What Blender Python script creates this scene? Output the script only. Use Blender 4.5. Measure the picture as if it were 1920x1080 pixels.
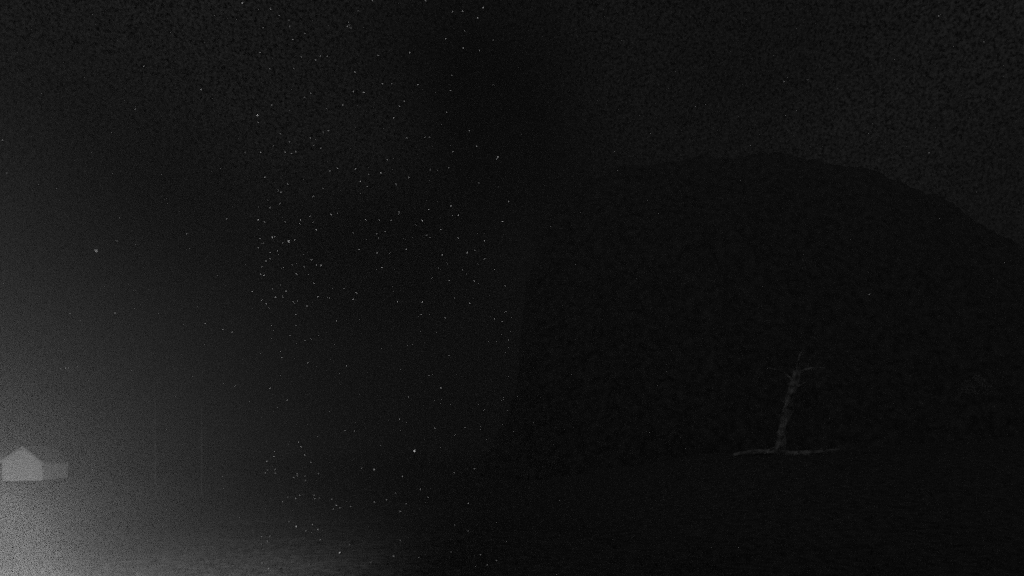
import bpy, bmesh, math, random
from mathutils import Vector, Matrix, noise
from mathutils.bvhtree import BVHTree

S = bpy.context.scene
for o in list(bpy.data.objects):
    bpy.data.objects.remove(o)
COL = S.collection
random.seed(7)

# ------------------------------------------------------------------ camera
W_PX, H_PX = 1920.0, 1080.0
FPX = 1371.0                       # focal length in photo pixels (about 70 degrees wide)
CAM = Vector((0.0, 0.0, 4.0))
HORIZON = 835.0                    # photo row of the horizon; the lens is shifted up, not tilted
cam_data = bpy.data.cameras.new('camera')
cam_data.sensor_width = 36.0
cam_data.lens = 36.0 * FPX / W_PX
cam_data.clip_start = 0.1
cam_data.clip_end = 8000.0
cam = bpy.data.objects.new('camera', cam_data)
cam.location = CAM
cam.rotation_euler = (math.radians(90), 0, 0)
cam_data.shift_y = (HORIZON - H_PX / 2) / W_PX
COL.objects.link(cam)
S.camera = cam

# ------------------------------------------------------------------ night sky
SKY_LEVEL = 0.0064
world = bpy.data.worlds.new('World')
S.world = world
world.use_nodes = True
wn, wl = world.node_tree.nodes, world.node_tree.links
wn.clear()
out = wn.new('ShaderNodeOutputWorld')
bg = wn.new('ShaderNodeBackground')
sky = wn.new('ShaderNodeTexSky')
sky.sky_type = 'NISHITA'
sky.sun_disc = False
sky.sun_elevation = math.radians(38)
sky.sun_rotation = math.radians(208)
bw = wn.new('ShaderNodeRGBToBW')             # the night camera sees no colour
wl.new(sky.outputs[0], bw.inputs[0])
dim = wn.new('ShaderNodeMath'); dim.operation = 'MULTIPLY'; dim.inputs[1].default_value = 0.00002
wl.new(bw.outputs[0], dim.inputs[0])
tc = wn.new('ShaderNodeTexCoord')
cl = wn.new('ShaderNodeTexNoise')            # thin uneven night cloud
cl.noise_dimensions = '4D'
cl.inputs['Scale'].default_value = 2.4
cl.inputs['W'].default_value = 50.63
cl.inputs['Detail'].default_value = 1.0
wl.new(tc.outputs['Generated'], cl.inputs['Vector'])
clr = wn.new('ShaderNodeMapRange')
clr.inputs['From Min'].default_value = 0.30
clr.inputs['From Max'].default_value = 0.54
clr.inputs['To Min'].default_value = 0.12 * SKY_LEVEL
clr.inputs['To Max'].default_value = 1.35 * SKY_LEVEL
wl.new(cl.outputs[0], clr.inputs['Value'])
add = wn.new('ShaderNodeMath'); add.operation = 'ADD'
fs = wn.new('ShaderNodeTexNoise')            # fine grain worked into the sky brightness, like camera noise
fs.inputs['Scale'].default_value = 350.0
fs.inputs['Detail'].default_value = 2.0
wl.new(tc.outputs['Generated'], fs.inputs['Vector'])
fr = wn.new('ShaderNodeMapRange')
fr.inputs['From Min'].default_value = 0.34
fr.inputs['From Max'].default_value = 0.68
fr.inputs['To Min'].default_value = 0.0
fr.inputs['To Max'].default_value = 2.4
wl.new(fs.outputs[0], fr.inputs['Value'])
gr = wn.new('ShaderNodeMath'); gr.operation = 'MULTIPLY'
wl.new(clr.outputs[0], gr.inputs[0]); wl.new(fr.outputs[0], gr.inputs[1])
wl.new(dim.outputs[0], add.inputs[0]); wl.new(gr.outputs[0], add.inputs[1])
wl.new(add.outputs[0], bg.inputs['Color'])
bg.inputs['Strength'].default_value = 1.0
wl.new(bg.outputs[0], out.inputs['Surface'])

# added faint fill from behind the camera; no moon is in view
moon_d = bpy.data.lights.new('moon_fill', 'SUN')
moon_d.energy = 0.075
moon_d.angle = math.radians(12)
moon = bpy.data.objects.new('moon_fill', moon_d)
moon.rotation_euler = (math.radians(52), 0, math.radians(-28))
COL.objects.link(moon)

# floodlight just outside the left edge: its builder is further down
LAMP_POS = Vector((-4.54, 6.0, 3.02))
LAMP_WATTS = 35000.0
HAZE_DENSITY = 0.0050

S.view_settings.view_transform = 'Standard'
S.view_settings.look = 'None'
S.view_settings.exposure = 0.0
S.view_settings.gamma = 1.0
S.view_settings.use_curve_mapping = False
S.cycles.use_denoising = False
S.cycles.max_bounces = 4
S.cycles.volume_bounces = 1
S.cycles.sample_clamp_indirect = 0.03
S.cycles.sample_clamp_direct = 0.7
S.cycles.use_adaptive_sampling = True
S.cycles.adaptive_threshold = 1.0
S.cycles.adaptive_min_samples = 2

# ------------------------------------------------------------------ helpers
def ray(px, py):
    """direction of a photo pixel, unit depth along the lens axis"""
    return Vector(((px - 960.0) / FPX, 1.0, (HORIZON - py) / FPX))
def at_y(px, py, y):
    d = ray(px, py)
    return CAM + d * (y / d.y)

def mat(name, lum, rough=0.9, nscale=None, var=0.3, bump=0.0, bscale=30.0):
    m = bpy.data.materials.new(name)
    m.use_nodes = True
    n, l = m.node_tree.nodes, m.node_tree.links
    b = n['Principled BSDF']
    b.inputs['Roughness'].default_value = rough
    b.inputs['Base Color'].default_value = (lum, lum, lum, 1)
    b.inputs['Specular IOR Level'].default_value = 0.2
    if nscale:
        t = n.new('ShaderNodeTexCoord')
        x = n.new('ShaderNodeTexNoise')
        x.inputs['Scale'].default_value = nscale
        x.inputs['Detail'].default_value = 10
        r = n.new('ShaderNodeMapRange')
        r.inputs['From Min'].default_value = 0.3
        r.inputs['From Max'].default_value = 0.7
        r.inputs['To Min'].default_value = lum * (1 - var)
        r.inputs['To Max'].default_value = lum * (1 + var)
        l.new(t.outputs['Object'], x.inputs['Vector'])
        l.new(x.outputs[0], r.inputs['Value'])
        l.new(r.outputs[0], b.inputs['Base Color'])
        if bump:
            y = n.new('ShaderNodeTexNoise')
            y.inputs['Scale'].default_value = bscale
            y.inputs['Detail'].default_value = 5
            bp = n.new('ShaderNodeBump')
            bp.inputs['Strength'].default_value = bump
            bp.inputs['Distance'].default_value = 0.05
            l.new(t.outputs['Object'], y.inputs['Vector'])
            l.new(y.outputs[0], bp.inputs['Height'])
            l.new(bp.outputs[0], b.inputs['Normal'])
    return m

def emat(name, strength):
    m = bpy.data.materials.new(name)
    m.use_nodes = True
    n, l = m.node_tree.nodes, m.node_tree.links
    n.clear()
    o = n.new('ShaderNodeOutputMaterial')
    e = n.new('ShaderNodeEmission')
    e.inputs['Color'].default_value = (1, 1, 1, 1)
    e.inputs['Strength'].default_value = strength
    l.new(e.outputs[0], o.inputs['Surface'])
    m.cycles.emission_sampling = 'NONE'
    return m

M = dict(
    ground=mat('rough_grass_ground', 0.16, 1, 3.0, 0.45, 0.6, 14.0),
    grass=mat('dry_grass', 0.03, 0.9, 1.5, 0.5),
    rock=mat('scrubby_rock', 0.10, 1, 0.9, 1.0, 1.0, 2.5),
    board=mat('pale_board', 0.66, 0.7, 3.0, 0.15, 0.3, 25),
    roof=mat('dark_roof', 0.25, 0.8, 4.0, 0.3, 0.4, 20),
    trim=mat('pale_trim', 0.42, 0.6, 5.0, 0.1),
    pane=mat('dark_pane', 0.03, 0.1),
    deadwood=mat('bleached_wood', 0.46, 0.9, 2.5, 1.0, 1.0, 9),
    leaf=mat('pale_scrub_leaf', 0.75, 0.8, 2.0, 0.4),
    twig=mat('twig', 0.15, 0.9, 6.0, 0.3),
    metal=mat('weathered_metal', 0.08, 0.5, 8.0, 0.2),
    dark=mat('dark_metal', 0.04, 0.5, 8.0, 0.2),
)

def link(name, bm, m, parent=None, smooth=False):
    me = bpy.data.meshes.new(name)
    bmesh.ops.recalc_face_normals(bm, faces=bm.faces)
    bm.to_mesh(me); bm.free()
    if smooth:
        for p in me.polygons: p.use_smooth = True
    if m: me.materials.append(m)
    o = bpy.data.objects.new(name, me)
    COL.objects.link(o)
    if parent: o.parent = parent
    return o
def empty(name, loc, rz=0.0):
    o = bpy.data.objects.new(name, None)
    o.empty_display_size = 0.2
    o.location = loc; o.rotation_euler = (0, 0, rz)
    COL.objects.link(o)
    return o
def tag(o, label=None, cat=None, group=None, kind=None):
    if label: o['label'] = label
    if cat: o['category'] = cat
    if group: o['group'] = group
    if kind: o['kind'] = kind
    return o
def box(bm, x0, x1, y0, y1, z0, z1):
    v = [bm.verts.new(p) for p in ((x0,y0,z0),(x1,y0,z0),(x1,y1,z0),(x0,y1,z0),(x0,y0,z1),(x1,y0,z1),(x1,y1,z1),(x0,y1,z1))]
    for f in ((0,1,2,3),(4,5,6,7),(0,1,5,4),(1,2,6,5),(2,3,7,6),(3,0,4,7)):
        bm.faces.new([v[i] for i in f])
def prism(bm, poly, y0, y1):
    a = [bm.verts.new((x, y0, z)) for x, z in poly]
    b = [bm.verts.new((x, y1, z)) for x, z in poly]
    bm.faces.new(a); bm.faces.new(b)
    for i in range(len(poly)):
        j = (i + 1) % len(poly)
        bm.faces.new((a[i], a[j], b[j], b[i]))
def tube(bm, pts, radii, seg=10, rough=0.0, seed=0.0):
    pts = [Vector(p) for p in pts]
    rings = []
    for i, p in enumerate(pts):
        d = (pts[min(i+1, len(pts)-1)] - pts[max(i-1, 0)]).normalized()
        u = d.orthogonal().normalized()
        if abs(d.z) > 0.3: u = Vector((1, 0, 0)) - d * d.x; u.normalize()
        w = d.cross(u)
        ring = []
        for k in range(seg):
            t = 2 * math.pi * k / seg
            r = radii[i]
            if rough:
                r *= 1 + rough * noise.noise(Vector((math.cos(t) * 1.3, math.sin(t) * 1.3, i * 0.45 + seed)))
            ring.append(bm.verts.new(p + (u * math.cos(t) + w * math.sin(t)) * r))
        rings.append(ring)
    for a, b in zip(rings, rings[1:]):
        for k in range(seg):
            bm.faces.new((a[k], a[(k+1) % seg], b[(k+1) % seg], b[k]))
    bm.faces.new(rings[0]); bm.faces.new(rings[-1])
def sm(a, b, t):
    t = max(0.0, min(1.0, (t - a) / (b - a)))
    return t * t * (3 - 2 * t)

# ------------------------------------------------------------------ ground
def gz(x, y):
    right = 3.42 * sm(3.0, 15.0, x) * sm(20.0, 43.0, y) * (1 - 0.6 * sm(50.0, 85.0, y))
    right += 1.6 * sm(17.0, 45.0, x) * sm(30.0, 50.0, y)
    left = 1.5 * sm(-22.0, -31.0, x) * sm(30.0, 48.0, y) * (1 - 0.7 * sm(60.0, 110.0, y))
    far = 0.25 * noise.noise(Vector((x * 0.05, y * 0.05, 0.3))) + 0.06 * noise.noise(Vector((x * 0.4, y * 0.4, 1.3)))
    return right + left + far
bm = bmesh.new()
NX, NY = 190, 210
xs = [500 * math.sinh(4.2 * (2 * i / NX - 1)) / math.sinh(4.2) for i in range(NX + 1)]
ys = [-60 + 75 * j / 30 for j in range(30)] + [15 + 60 * j / 110 for j in range(110)] + [75 + 425 * (j / 70) ** 1.6 for j in range(71)]
grid = [[bm.verts.new((x, y, gz(x, y))) for x in xs] for y in ys]
for j in range(len(ys) - 1):
    for i in range(NX):
        bm.faces.new((grid[j][i], grid[j][i+1], grid[j+1][i+1], grid[j+1][i]))
ground = link('ground', bm, M['ground'], smooth=True)
tag(ground, 'dark rough open ground rising into banks on both sides', 'ground', kind='structure')

# ------------------------------------------------------------------ dark bluff
OUT = [(905, 852), (936, 824), (944, 790), (964, 762), (966, 706), (976, 680), (974, 612), (990, 588), (988, 520), (1004, 492), (1010, 442), (1036, 418), (1046, 372), (1084, 350), (1104, 322), (1150, 314), (1168, 303), (1230, 300), (1252, 291), (1330, 290),
       (1450, 290), (1560, 296), (1620, 308), (1690, 334), (1760, 366), (1830, 405), (1890, 445), (1960, 500), (2060, 585), (2200, 690), (2400, 800)]
def outline(n):
    L = [0]
    for a, b in zip(OUT, OUT[1:]): L.append(L[-1] + math.dist(a, b))
    res = []
    for i in range(n + 1):
        s = L[-1] * i / n
        k = max(j for j in range(len(OUT) - 1) if L[j] <= s + 1e-9)
        t = (s - L[k]) / (L[k+1] - L[k])
        res.append((OUT[k][0] + (OUT[k+1][0] - OUT[k][0]) * t, OUT[k][1] + (OUT[k+1][1] - OUT[k][1]) * t))
    return res
bm = bmesh.new()
RY = 140.0
cols = []
for (px, py) in outline(260):
    c = at_y(px, py, RY)
    col = []
    for j in range(47):
        if j <= 30:
            s = j / 30
            y = RY - 52 * (1 - s); z = -1.5 + (c.z + 1.5) * s ** 1.35
        else:
            s = (j - 30) / 16
            y = RY + 90 * s; z = -1.5 + (c.z + 1.5) * (1 - s) ** 1.2
        k = 0.25 + 0.75 * min(1, abs(j - 30) / 8)
        q = Vector((c.x * 0.08, y * 0.08, z * 0.08))
        dz = 4.5 * k * noise.fractal(q, 0.7, 2.1, 6)
        dx = 3.0 * k * noise.fractal(q + Vector((9, 2, 5)), 0.8, 2.0, 5)
        fine = 0.5 * noise.fractal(Vector((c.x * 0.5, y * 0.5, z * 0.5)), 0.6, 2.0, 4)
        gully = -3.2 * k * (1 - abs(noise.noise(Vector((c.x * 0.09 + 0.02 * z, z * 0.02, 4.0))))) ** 3 * min(1, j / 6)
        col.append(bm.verts.new((c.x + dx, y, z + dz + fine + gully)))
    cols.append(col)
for a, b in zip(cols, cols[1:]):
    for j in range(46):
        bm.faces.new((a[j], b[j], b[j+1], a[j+1]))
hill = link('hill', bm, M['rock'], smooth=True)
tag(hill, 'dark bluff with a steep side and a long rounded falling crest', 'hill', kind='structure')

dg = bpy.context.evaluated_depsgraph_get()
BV_G = BVHTree.FromObject(ground, dg)
BV_H = BVHTree.FromObject(hill, dg)
def hit(px, py):
    d = ray(px, py).normalized()
    best = None
    for b in (BV_G, BV_H):
        loc, nor, idx, dist = b.ray_cast(CAM, d, 2000)
        if loc is not None and (best is None or dist < best[1]): best = (loc, dist)
    return best[0] if best else None
def floor_z(x, y):
    loc, *_ = BV_G.ray_cast(Vector((x, y, 300)), Vector((0, 0, -1)), 1000)
    return loc.z if loc else 0.0

# ------------------------------------------------------------------ rough grass
bm = bmesh.new()
rg = random.Random(3)
for k in range(15000):
    y = 19 + 60 * rg.random() ** 1.5
    x = rg.uniform(-0.78, 0.78) * y
    if noise.noise(Vector((x * 0.25, y * 0.25, 8.0))) < rg.uniform(-0.5, 0.35): continue
    z = gz(x, y) - 0.02
    for q in range(4):
        a = rg.uniform(0, 6.28); h = rg.uniform(0.04, 0.15); w = rg.uniform(0.008, 0.02)
        ox, oy = x + rg.gauss(0, 0.07), y + rg.gauss(0, 0.07)
        lean = rg.uniform(0.02, 0.14)
        c, s_ = math.cos(a), math.sin(a)
        v = [bm.verts.new((ox - s_ * w, oy + c * w, z)), bm.verts.new((ox + s_ * w, oy - c * w, z)), bm.verts.new((ox + c * lean, oy + s_ * lean, z + h))]
        bm.faces.new(v)
grass = link('grass', bm, M['grass'])
tag(grass, 'short rough grass tufts over the dark open ground', 'grass', kind='stuff')

# ------------------------------------------------------------------ hut
HX, HY = -34.15, 52.5
hz = floor_z(HX, HY) - 0.12
hut = empty('hut', (HX, HY, hz), math.radians(8))
tag(hut, 'small pale boarded hut with a pitched roof on the floodlit bank', 'hut')
HW, HD, HE, HR = 1.28, 1.9, 1.42, 2.42     # half width, half depth, eaves, ridge
RX = 0.1                                     # ridge offset
bm = bmesh.new()
prism(bm, [(-HW, 0), (HW, 0), (HW, HE), (RX, HR), (-HW, HE)], -HD, HD)
wall = link('wall', bm, M['board'], hut)
bmb = bmesh.new(); box(bmb, -0.5, 0.5, -0.012, 0.012, 0, 1)
me = bpy.data.meshes.new('board'); bmb.to_mesh(me); bmb.free(); me.materials.append(M['board'])
for k in range(13):
    z0 = 0.02 + k * 0.19
    zt = z0 + 0.18
    if zt > HR - 0.12: break
    def lim(z):
        if z <= HE: return -HW, HW
        t = (z - HE) / (HR - HE)
        return -HW + (RX + HW) * t, HW + (RX - HW) * t
    l, r = lim(zt)
    o = bpy.data.objects.new('board', me); COL.objects.link(o); o.parent = wall
    o.location = ((l + r) / 2, -HD - 0.014, z0); o.scale = (r - l, 1, 0.175)
    o.rotation_euler = (math.radians(-2), 0, 0)
bm = bmesh.new()
ov = 0.22
for (ex, sx) in ((-HW, -1), (HW, 1)):
    dx, dz_ = ex - RX, HE - HR
    n_ = math.hypot(dx, dz_)
    ux, uz = dx / n_, dz_ / n_
    x1, z1 = ex + ux * ov, HE + uz * ov
    prism(bm, [(RX, HR + 0.003), (x1, z1 + 0.003), (x1, z1 + 0.085), (RX, HR + 0.09)], -HD - ov, HD + ov)
roof = link('roof', bm, M['roof'], hut)
bm = bmesh.new()
for (ex, sx) in ((-HW, -1), (HW, 1)):
    dx, dz_ = ex - RX, HE - HR
    n_ = math.hypot(dx, dz_); ux, uz = dx / n_, dz_ / n_
    x1, z1 = ex + ux * ov, HE + uz * ov
    prism(bm, [(RX, HR - 0.08), (x1, z1 - 0.08), (x1, z1 + 0.08), (RX, HR + 0.085)], -HD - ov - 0.03, -HD - ov - 0.002)
link('bargeboard', bm, M['trim'], roof)

# ------------------------------------------------------------------ dead tree and fallen log
def dead_tree():
    foot = at_y(1464, 846, 45.0)
    foot.z = floor_z(foot.x, foot.y) - 0.1
    t = empty('dead_tree', foot)
    tag(t, 'pale leaning broken dead tree trunk standing on the dark bank', 'tree')
    P = [(1464, 850), (1464, 830), (1467, 805), (1473, 778), (1480, 752), (1486, 728), (1491, 708), (1494, 690), (1496, 676)]
    R = [0.42, 0.30, 0.26, 0.27, 0.28, 0.25, 0.24, 0.20, 0.05]
    pts = []
    for i, (a, b) in enumerate(P):
        q = at_y(a, b, 45.0 + 0.04 * i) - foot
        pts.append(q)
    pts[0].z = -0.15
    fine, fr = [], []
    for i in range(len(pts) - 1):
        for k in range(3):
            s = k / 3
            fine.append(pts[i].lerp(pts[i+1], s)); fr.append(R[i] * (1 - s) + R[i+1] * s)
    fine.append(pts[-1]); fr.append(R[-1])
    bm = bmesh.new(); tube(bm, fine, fr, 14, 0.45)
    trunk = link('trunk', bm, M['deadwood'], t)
    for LP, r0 in (([(1493, 700), (1510, 694), (1528, 689), (1546, 690)], 0.12), ([(1489, 716), (1474, 703), (1456, 694), (1442, 690)], 0.10),
                   ([(1494, 690), (1499, 668), (1508, 650)], 0.09), ([(1487, 728), (1502, 722), (1514, 714)], 0.07),
                   ([(1528, 689), (1536, 680), (1541, 668)], 0.03), ([(1510, 694), (1516, 683), (1517, 672)], 0.035), ([(1456, 694), (1450, 683), (1449, 672)], 0.03),
                   ([(1478, 762), (1466, 752), (1460, 740)], 0.05), ([(1472, 785), (1484, 777), (1490, 766)], 0.04)):
        q = [at_y(a, b, 45.3 - 0.25 * i) - foot for i, (a, b) in enumerate(LP)]
        bm = bmesh.new(); tube(bm, q, [r0 * (1 - 0.75 * i / (len(q) - 1)) for i in range(len(q))], 8, 0.4, a)
        link('limb', bm, M['deadwood'], t)
dead_tree()
def log():
    a, b = at_y(1375, 858, 44.4), at_y(1572, 845, 44.0)
    pts, R = [], []
    n = 22
    base = (a + b) / 2; base.z = floor_z(base.x, base.y)
    for i in range(n + 1):
        s = i / n
        p = a.lerp(b, s)
        p.z = max(p.z, floor_z(p.x, p.y) + 0.10) + 0.05 * math.sin(s * 7) + 0.03
        p.y += 0.15 * math.sin(s * 5)
        pts.append(p - base); R.append(0.07 + 0.10 * math.sin(math.pi * min(1, s * 0.9 + 0.1)) ** 0.6)
    t = empty('fallen_log', base)
    tag(t, 'long pale fallen log lying at the foot of the dead tree', 'log')
    bm = bmesh.new(); tube(bm, pts, R, 10, 0.35, 4.0)
    link('stem', bm, M['deadwood'], t)
    for s, up in ((7, (0.5, -0.3, 0.35)), (14, (-0.3, -0.35, 0.30)), (18, (0.7, -0.2, 0.12))):
        p = pts[s]
        bm = bmesh.new(); tube(bm, [p, p + Vector(up) * 0.5, p + Vector(up) * 1.1], [0.06, 0.045, 0.02], 7, 0.3)
        link('branch_stub', bm, M['deadwood'], t)
log()

# ------------------------------------------------------------------ pale shrub on the slope of the bluff
def shrub():
    p = hit(1830, 742)
    t = empty('shrub', p - Vector((0, 0, 0.1)))
    tag(t, 'pale low rounded shrub growing on the dark slope of the bluff', 'shrub')
    d = (p - CAM).y
    w = 30 / FPX * d; h = 40 / FPX * d
    bm = bmesh.new()
    for k in range(7):
        a = random.uniform(-0.9, 0.9)
        tip = Vector((a * w * 0.8, random.uniform(-0.5, 0.5), h * random.uniform(0.6, 0.9)))
        tube(bm, [(a * 0.15, 0, -0.1), tip * 0.5 + Vector((0, 0, 0.2)), tip], [0.06, 0.04, 0.015], 5)
    link('stem', bm, M['twig'], t)
    bm = bmesh.new()
    for k in range(1500):
        while True:
            v = Vector((random.uniform(-1, 1), random.uniform(-1, 1), random.uniform(0, 1)))
            if v.length < 1: break
        if noise.noise(v * 2.6) < -0.12: continue
        c = Vector((v.x * w, v.y * w * 0.7, 0.15 + v.z * h))
        r = random.uniform(0.06, 0.14)
        q = Matrix.Rotation(random.uniform(0, 6.28), 3, Vector((random.random(), random.random(), random.random() + .01)).normalized())
        vs = [bm.verts.new(c + q @ Vector(e) * r) for e in ((-1, 0, 0), (0, -0.5, 0.1), (1, 0, 0), (0, 0.5, 0.1))]
        bm.faces.new(vs)
    tag(link('crown', bm, M['leaf'], t), kind='stuff')
shrub()

# ------------------------------------------------------------------ two slim poles
def pole(px, top, y, label):
    b = at_y(px, 850, y); b.z = floor_z(b.x, b.y) - 0.15
    tp = at_y(px, top, y)
    h = tp.z - b.z
    t = empty('slim_pole', b)
    tag(t, label, 'pole', 'slim poles standing on open ground')
    bm = bmesh.new(); tube(bm, [(0, 0, 0), (0, 0, h * 0.5), (0, 0, h)], [0.075, 0.065, 0.05], 10)
    link('shaft', bm, M['metal'], t)
    bm = bmesh.new(); tube(bm, [(0, 0, h - 0.01), (0, 0, h + 0.05), (0, 0, h + 0.09)], [0.07, 0.07, 0.03], 10)
    link('cap', bm, M['metal'], t)
    bm = bmesh.new(); tube(bm, [(0, 0, 0.1), (0, 0, 0.24), (0, 0, 0.30)], [0.14, 0.14, 0.08], 12)
    link('collar', bm, M['metal'], t)
pole(291, 752, 56.0, 'taller slim pale pole, the one closer to the pale hut')
pole(378, 768, 56.0, 'shorter slim pale pole, the one farther from the pale hut')

# ------------------------------------------------------------------ floodlight (just out of frame)
def floodlight():
    g = floor_z(LAMP_POS.x, LAMP_POS.y)
    t = empty('floodlight', (LAMP_POS.x, LAMP_POS.y, g))
    tag(t, 'low ground floodlight on a short post throwing the bright misty glow', 'lamp')
    h = LAMP_POS.z - g
    bm = bmesh.new(); tube(bm, [(0, 0, -0.1), (0, 0, h - 0.22)], [0.06, 0.05], 10); link('post', bm, M['dark'], t)
    bm = bmesh.new(); box(bm, -0.16, 0.16, -0.2, -0.1, h - 0.22, h + 0.12); hs = link('housing', bm, M['dark'], t)
    bm = bmesh.new(); box(bm, -0.17, 0.17, -0.2, 0.0, h + 0.12, h + 0.14); link('hood', bm, M['dark'], t)
    bm = bmesh.new(); box(bm, -0.13, 0.13, -0.098, -0.08, h - 0.15, h + 0.09); link('lens', bm, emat('flood_lens', 60.0), t)
    d = bpy.data.lights.new('flood_beam', 'SPOT')
    d.energy = LAMP_WATTS
    d.spot_size = math.radians(122); d.spot_blend = 1.0
    d.shadow_soft_size = 0.12
    o = bpy.data.objects.new('flood_beam', d); COL.objects.link(o); o.parent = t
    o.location = (0, 0.05, h)
    aim = Vector((-1.4, 1.0, -0.50))
    o.rotation_euler = aim.to_track_quat('-Z', 'Y').to_euler()
    t.rotation_euler = (0, 0, 0)
floodlight()

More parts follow.
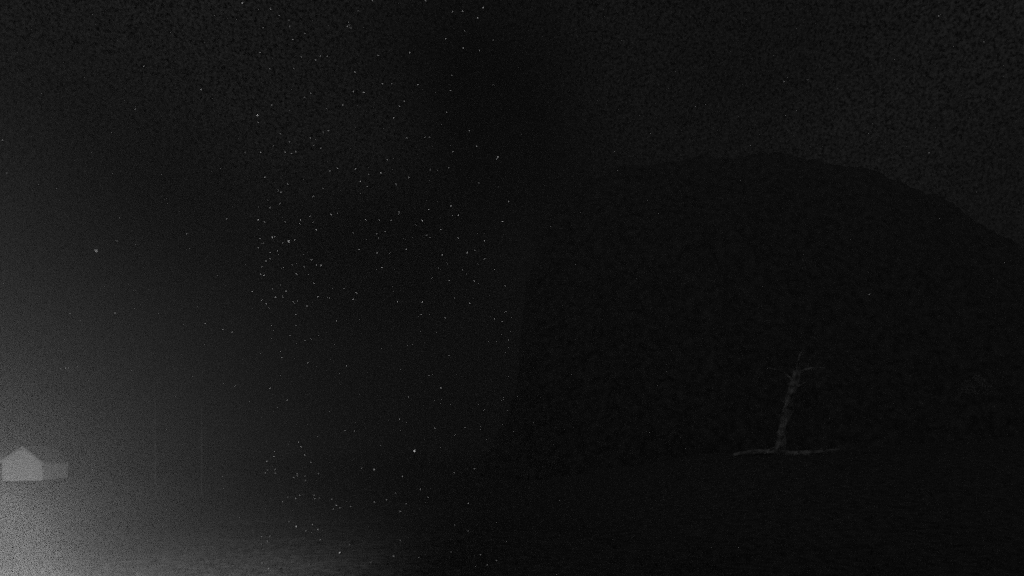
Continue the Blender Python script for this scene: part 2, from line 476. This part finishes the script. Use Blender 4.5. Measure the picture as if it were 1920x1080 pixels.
# ------------------------------------------------------------------ hot-pixel specks: built as stars above the skyline, added glowing dots on the ground
def Z(off, k, pts): return [(off[0] + p[0] / k, off[1] + p[1] / k, p[2] if len(p) > 2 else 1.0) for p in pts]
SPECKS = (
 Z((480, 0), 3, [(82,50,1.3),(130,86),(207,222,1.5),(23,294,1.2),(655,2),(955,3),(520,125,1.2),(532,157,1.3),(513,148),(525,140,.7),(1277,42,1.5),(1248,100,1.2),(1163,62,1.2),(1105,65),(1173,174),(1067,218,1.3),(1165,270,1.4),(1257,283),(865,294,1.2),(256,321,1.2),(363,315),(400,317),(335,338),(687,312),(78,388),(212,384,.7),(556,405,1.2),(1102,424),(762,471),(711,470),(910,475,1.2),(1094,508,1.2),(546,514,1.5),(607,519,1.6),(307,525),(274,547),(487,590,1.2),(89,591),(833,570),(809,597,1.2),(1073,631),(9,647,2),(12,689),(773,663,1.6),(407,734),(378,744,.7),(307,776,1.2),(137,752,.7),(325,818,.7),(366,834),(188,797,.7),(98,820,.7),(27,858,1.2),(164,857,1.3),(199,863),(224,853,.8),(848,776,.8),(950,771),(975,771,.8),(1201,735),(1240,825),(1107,852),(1361,882,1.4),(1355,895),(738,897,1.3),(560,951,1.2),(702,973,1.8),(767,954,1.4),(860,1000,1.4),(51,998,1.3),(458,947),(415,960),(587,1020,1.2),(625,1050,1.3),(635,980,.8),(1085,942),(1252,1028,.8),(178,1037),(377,1060,.7),(124,1072),(788,1035),(980,955,.7),(1334,225,.7),(1334,478,.7),(575,60,.7),(275,188,.7),(185,114,.7),(190,148,.7),(40,157,.7)]),
 Z((480, 360), 3, [(140,3,1.2),(323,24),(69,48,.8),(135,65),(78,89,.8),(15,85,.8),(13,156,1.7),(48,168,.8),(166,169,1.3),(246,176,1.3),(250,156),(303,137),(422,127,1.5),(459,119,.8),(319,172,.8),(340,212,1.3),(617,156,1.6),(695,158),(760,159,.8),(804,112),(803,126),(726,225,1.2),(678,234),(692,258,1.3),(547,231),(972,98,1.4),(1095,79,1.4),(1139,131,1.4),(1107,131),(935,160,1.3),(903,188,1.2),(1039,212,1.3),(960,243,.7),(981,256,.8),(882,255,.7),(1137,258),(1286,273,1.5),(1386,166,1.4),(1420,53),(22,262,1.2),(91,254,1.3),(106,253,1.1),(39,288,.7),(218,270,1.2),(149,287,.8),(185,278,5),(13,313),(80,337,1.7),(122,333,1.5),(125,352),(79,376),(53,385,1.6),(580,323,1.2),(846,325,1.2),(680,342,1.2),(753,345),(1048,353),(1136,342,.8),(1188,340,1.1),(1230,327,.7),(1285,376),(1246,401,.7),(1075,403,.8),(1030,429),(1340,437,1.2),(1164,438),(1183,464,.7),(33,419),(153,425,1.2),(203,409,.8),(271,423),(313,378,1.3),(341,412),(364,413),(296,463),(228,461,1.2),(44,469,1.3),(28,462,.8),(706,424,1.3),(677,437,1.3),(327,513,1.7),(993,483,1.4),(1087,496),(1228,502,1.4),(1400,528),(169,557),(93,545,.7),(140,523,.7),(494,545,1.1),(564,568),(347,588,1.2),(410,597),(546,605,1.2),(34,607,1.2),(57,628),(72,652,.8),(209,617),(234,614),(287,642),(110,592,.8),(150,588,.8),(798,618,1.2),(936,619),(1118,597),(1204,627,1.1),(1064,708,1.2),(927,689,1.1),(1340,715,1.3),(1386,727,.8),(1404,675,1.2),(1435,703),(225,689),(451,725),(228,752,2.2),(88,752),(102,777),(190,806),(91,824),(34,848),(304,825,1.2),(275,835),(352,808),(445,855),(860,837),(853,859,1.4),(926,785),(1012,792,1.5),(705,883,1.5),(1309,840),(1351,843),(1422,834),(1421,878,1.4),(1384,805,.8),(136,896),(146,931,1.2),(293,962),(510,975,1.2),(812,1000,1.5),(1087,920),(472,1023),(137,1034),(973,1030),(1420,1040),(65,898,.7),(28,910,.7)]),
 Z((480, 720), 3, [(78,28),(175,89,1.6),(120,131,1.4),(268,204),(499,262,1.3),(551,267,1.3),(498,147),(855,69),(1038,20),(1041,90),(1094,117,1.4),(1394,77,1.2),(1250,116,.7),(1283,146,.8),(1003,250,1.3),(1176,243),(1119,287,1.1),(954,197,1.3),(809,197),(814,259,.8),(1263,254,.8),(1386,228),(787,362),(891,377,4),(1037,358),(240,328),(246,351),(258,354),(271,355),(274,401),(104,383,1.3),(103,410,1.2),(60,437),(309,443,1.2),(592,476),(665,484,1.5),(823,522,1.2),(1228,479,1.2),(1115,501,1.2),(51,503),(66,487,.8),(110,483),(108,505),(231,507),(231,520),(212,529),(275,521,.8),(278,546,.8),(351,508),(925,595,1.2),(784,617,.8),(968,641,1.2),(246,630,1.1),(223,648,1.2),(178,640,.8),(149,666,.8),(327,630),(331,648,1.3),(357,646,.7),(427,653,1.2),(452,687,1.3),(436,708),(473,702),(533,694,1.2),(666,668,1.4),(733,656,1.2),(845,679),(1195,676,1.5),(812,722,1.5),(186,778,.7),(226,808,2),(318,796,1.5),(349,824,1.4),(280,832),(361,882,1.3),(32,864),(78,862),(64,890),(30,907,.8),(526,909),(471,956,2.2),(774,975,1.6),(915,982),(813,885,.8),(1263,967,1.3),(1098,952,.8),(1193,832,.8),(1117,798),(34,1013,1.2),(71,1044,1.6),(299,1021),(1300,1024,1.2),(1352,1000),(645,1012,.8)]),
 Z((0, 0), 2, [(909,12,1.5),(754,336,1.4),(506,409,1.2),(539,248),(9,526),(25,649,.7),(447,817,.8),(851,820,.7),(700,877,.8),(507,918,.8),(437,903,.8),(919,572,.7),(360,940,5)]),
 Z((0, 540), 2, [(945,13,1.2),(507,77,.9),(432,95,.9),(262,95,.9),(245,190,1.4),(770,132,1.2),(836,156,1.4),(724,164,.8),(870,166,.8),(228,302,1.2),(245,302),(255,297,1.2),(310,287,1.2),(490,308,.8),(788,397,1.5),(833,359,1.2),(881,366,1.5),(883,396,1.1),(623,532,1.1)]),
 Z((0, 0), 1, [(1760,30,.9),(1845,79,.7),(1742,287,.8),(1515,150,.6),(1470,153,.8),(1630,553,.8),(1832,360,.7)]),
)
LEVELS = [0.05 * 1.35 ** k for k in range(24)]
STAR_M = {}
def glow(strength):
    k = min(range(len(LEVELS)), key=lambda i: abs(math.log(LEVELS[i] / strength)))
    if k not in STAR_M: STAR_M[k] = emat('speck_glow_%d' % k, LEVELS[k])
    return STAR_M[k]
def ball(name):
    bm = bmesh.new(); bmesh.ops.create_icosphere(bm, subdivisions=1, radius=1.0)
    me = bpy.data.meshes.new(name); bm.to_mesh(me); bm.free()
    me.materials.append(None)
    return me
HAZE_TOP = 70.0
STAR_DIST = 3000.0
star_mesh = {}
def speck_obj(name, strength):
    m = glow(strength)
    if m.name not in star_mesh:
        me = ball(name); me.materials[0] = m; star_mesh[m.name] = me
    o = bpy.data.objects.new(name, star_mesh[m.name]); COL.objects.link(o)
    return o
sky_root = empty('sky', (0, 0, 0))
tag(sky_root, 'black night sky sprinkled with small white stars', 'sky', kind='structure')
bmc = bmesh.new()
tube(bmc, [(0, 0, -0.06), (0, 0, 0.015), (0, 0, 0.03)], [0.05, 0.05, 0.035], 10)
stem_me = bpy.data.meshes.new('base'); bmc.to_mesh(stem_me); bmc.free(); stem_me.materials.append(M['dark'])
n_star = n_ground = 0
for px, py, b in [s for g in SPECKS for s in g]:
    if not (0 < px < 1920 and py < 1075): continue
    d = ray(px, py)
    p = hit(px, py)
    if p is not None and py < 842 and px < 1100: continue
    rpx = 1.2 * (1 if b < 1.9 else 1.3 if b < 3 else 1.9)      # radius in photo pixels
    base = 0.115 * b ** 1.3 if b < 3 else 1.3
    if p is None and py < 842:
        dn = d.normalized()
        path = min(500.0, (HAZE_TOP - CAM.z) / max(1e-4, dn.z))
        st = base * math.exp(min(2.6, HAZE_DENSITY * path))
        o = speck_obj('star', st)
        o.location = CAM + d * (STAR_DIST / d.y); o.parent = sky_root
        o.scale = [STAR_DIST / d.y * rpx / FPX] * 3
        n_star += 1
    elif b == 4:
        t = empty('lamp_post', (0, 0, 0))
        tag(t, 'distant thin lamp post with one bright glowing head at the skyline', 'lamp post')
        q = at_y(px, py, 100.0); g = floor_z(q.x, q.y)
        t.location = (q.x, q.y, g)
        h = q.z - g
        bm = bmesh.new(); tube(bm, [(0, 0, -0.1), (0, 0, h)], [0.05, 0.04], 8); link('post', bm, M['dark'], t)
        bm = bmesh.new(); tube(bm, [(0, 0, h + 0.2), (0, 0, h + 0.24), (0, 0, h + 0.3)], [0.22, 0.2, 0.05], 10); link('cap', bm, M['dark'], t)
        o = speck_obj('lamp_head', 0.55 * math.exp(0.4)); o.parent = t; o.location = (0, 0, h); o.scale = (0.10, 0.10, 0.18)
    else:
        if p is None: p = at_y(px, 845, 400); p.z = floor_z(p.x, p.y)
        dist = (p - CAM).length
        sc = min(0.32, dist / FPX * rpx)
        lift = 0.03 + sc * 0.4
        st = base * math.exp(min(2.2, HAZE_DENSITY * dist))
        onhill = py < 842
        t = empty('ground_speck', p - Vector((0, 0, lift)) * 0.0)  # hot-pixel speck built as an added glowing dot, no real lamp here
        if onhill:
            tag(t, 'lone faint glowing speck added on the dark face of the bluff', 'light')
        else:
            tag(t, 'tiny white glowing speck added low on the dark open ground', 'light', 'glowing specks added over the dark ground')
        s_ = bpy.data.objects.new('base', stem_me); COL.objects.link(s_); s_.parent = t
        o = speck_obj('lens', st); o.parent = t; o.location = (0, 0, lift); o.scale = (sc, sc, sc)
        n_ground += 1
print('stars', n_star, 'ground lights', n_ground)

# ------------------------------------------------------------------ night mist
bm = bmesh.new(); box(bm, -505, 505, -65, 505, -8, HAZE_TOP)
haze = link('haze', bm, None)
hm = bpy.data.materials.new('night_mist'); hm.use_nodes = True
hn, hl = hm.node_tree.nodes, hm.node_tree.links
hn.clear()
ho = hn.new('ShaderNodeOutputMaterial'); pv = hn.new('ShaderNodeVolumePrincipled')
pv.inputs['Color'].default_value = (0.8, 0.8, 0.8, 1)
pv.inputs['Density'].default_value = HAZE_DENSITY
pv.inputs['Anisotropy'].default_value = 0.4
hl.new(pv.outputs[0], ho.inputs['Volume'])
haze.data.materials.append(hm)
tag(haze, 'thin pale night mist hanging over the whole place', 'mist', kind='stuff')
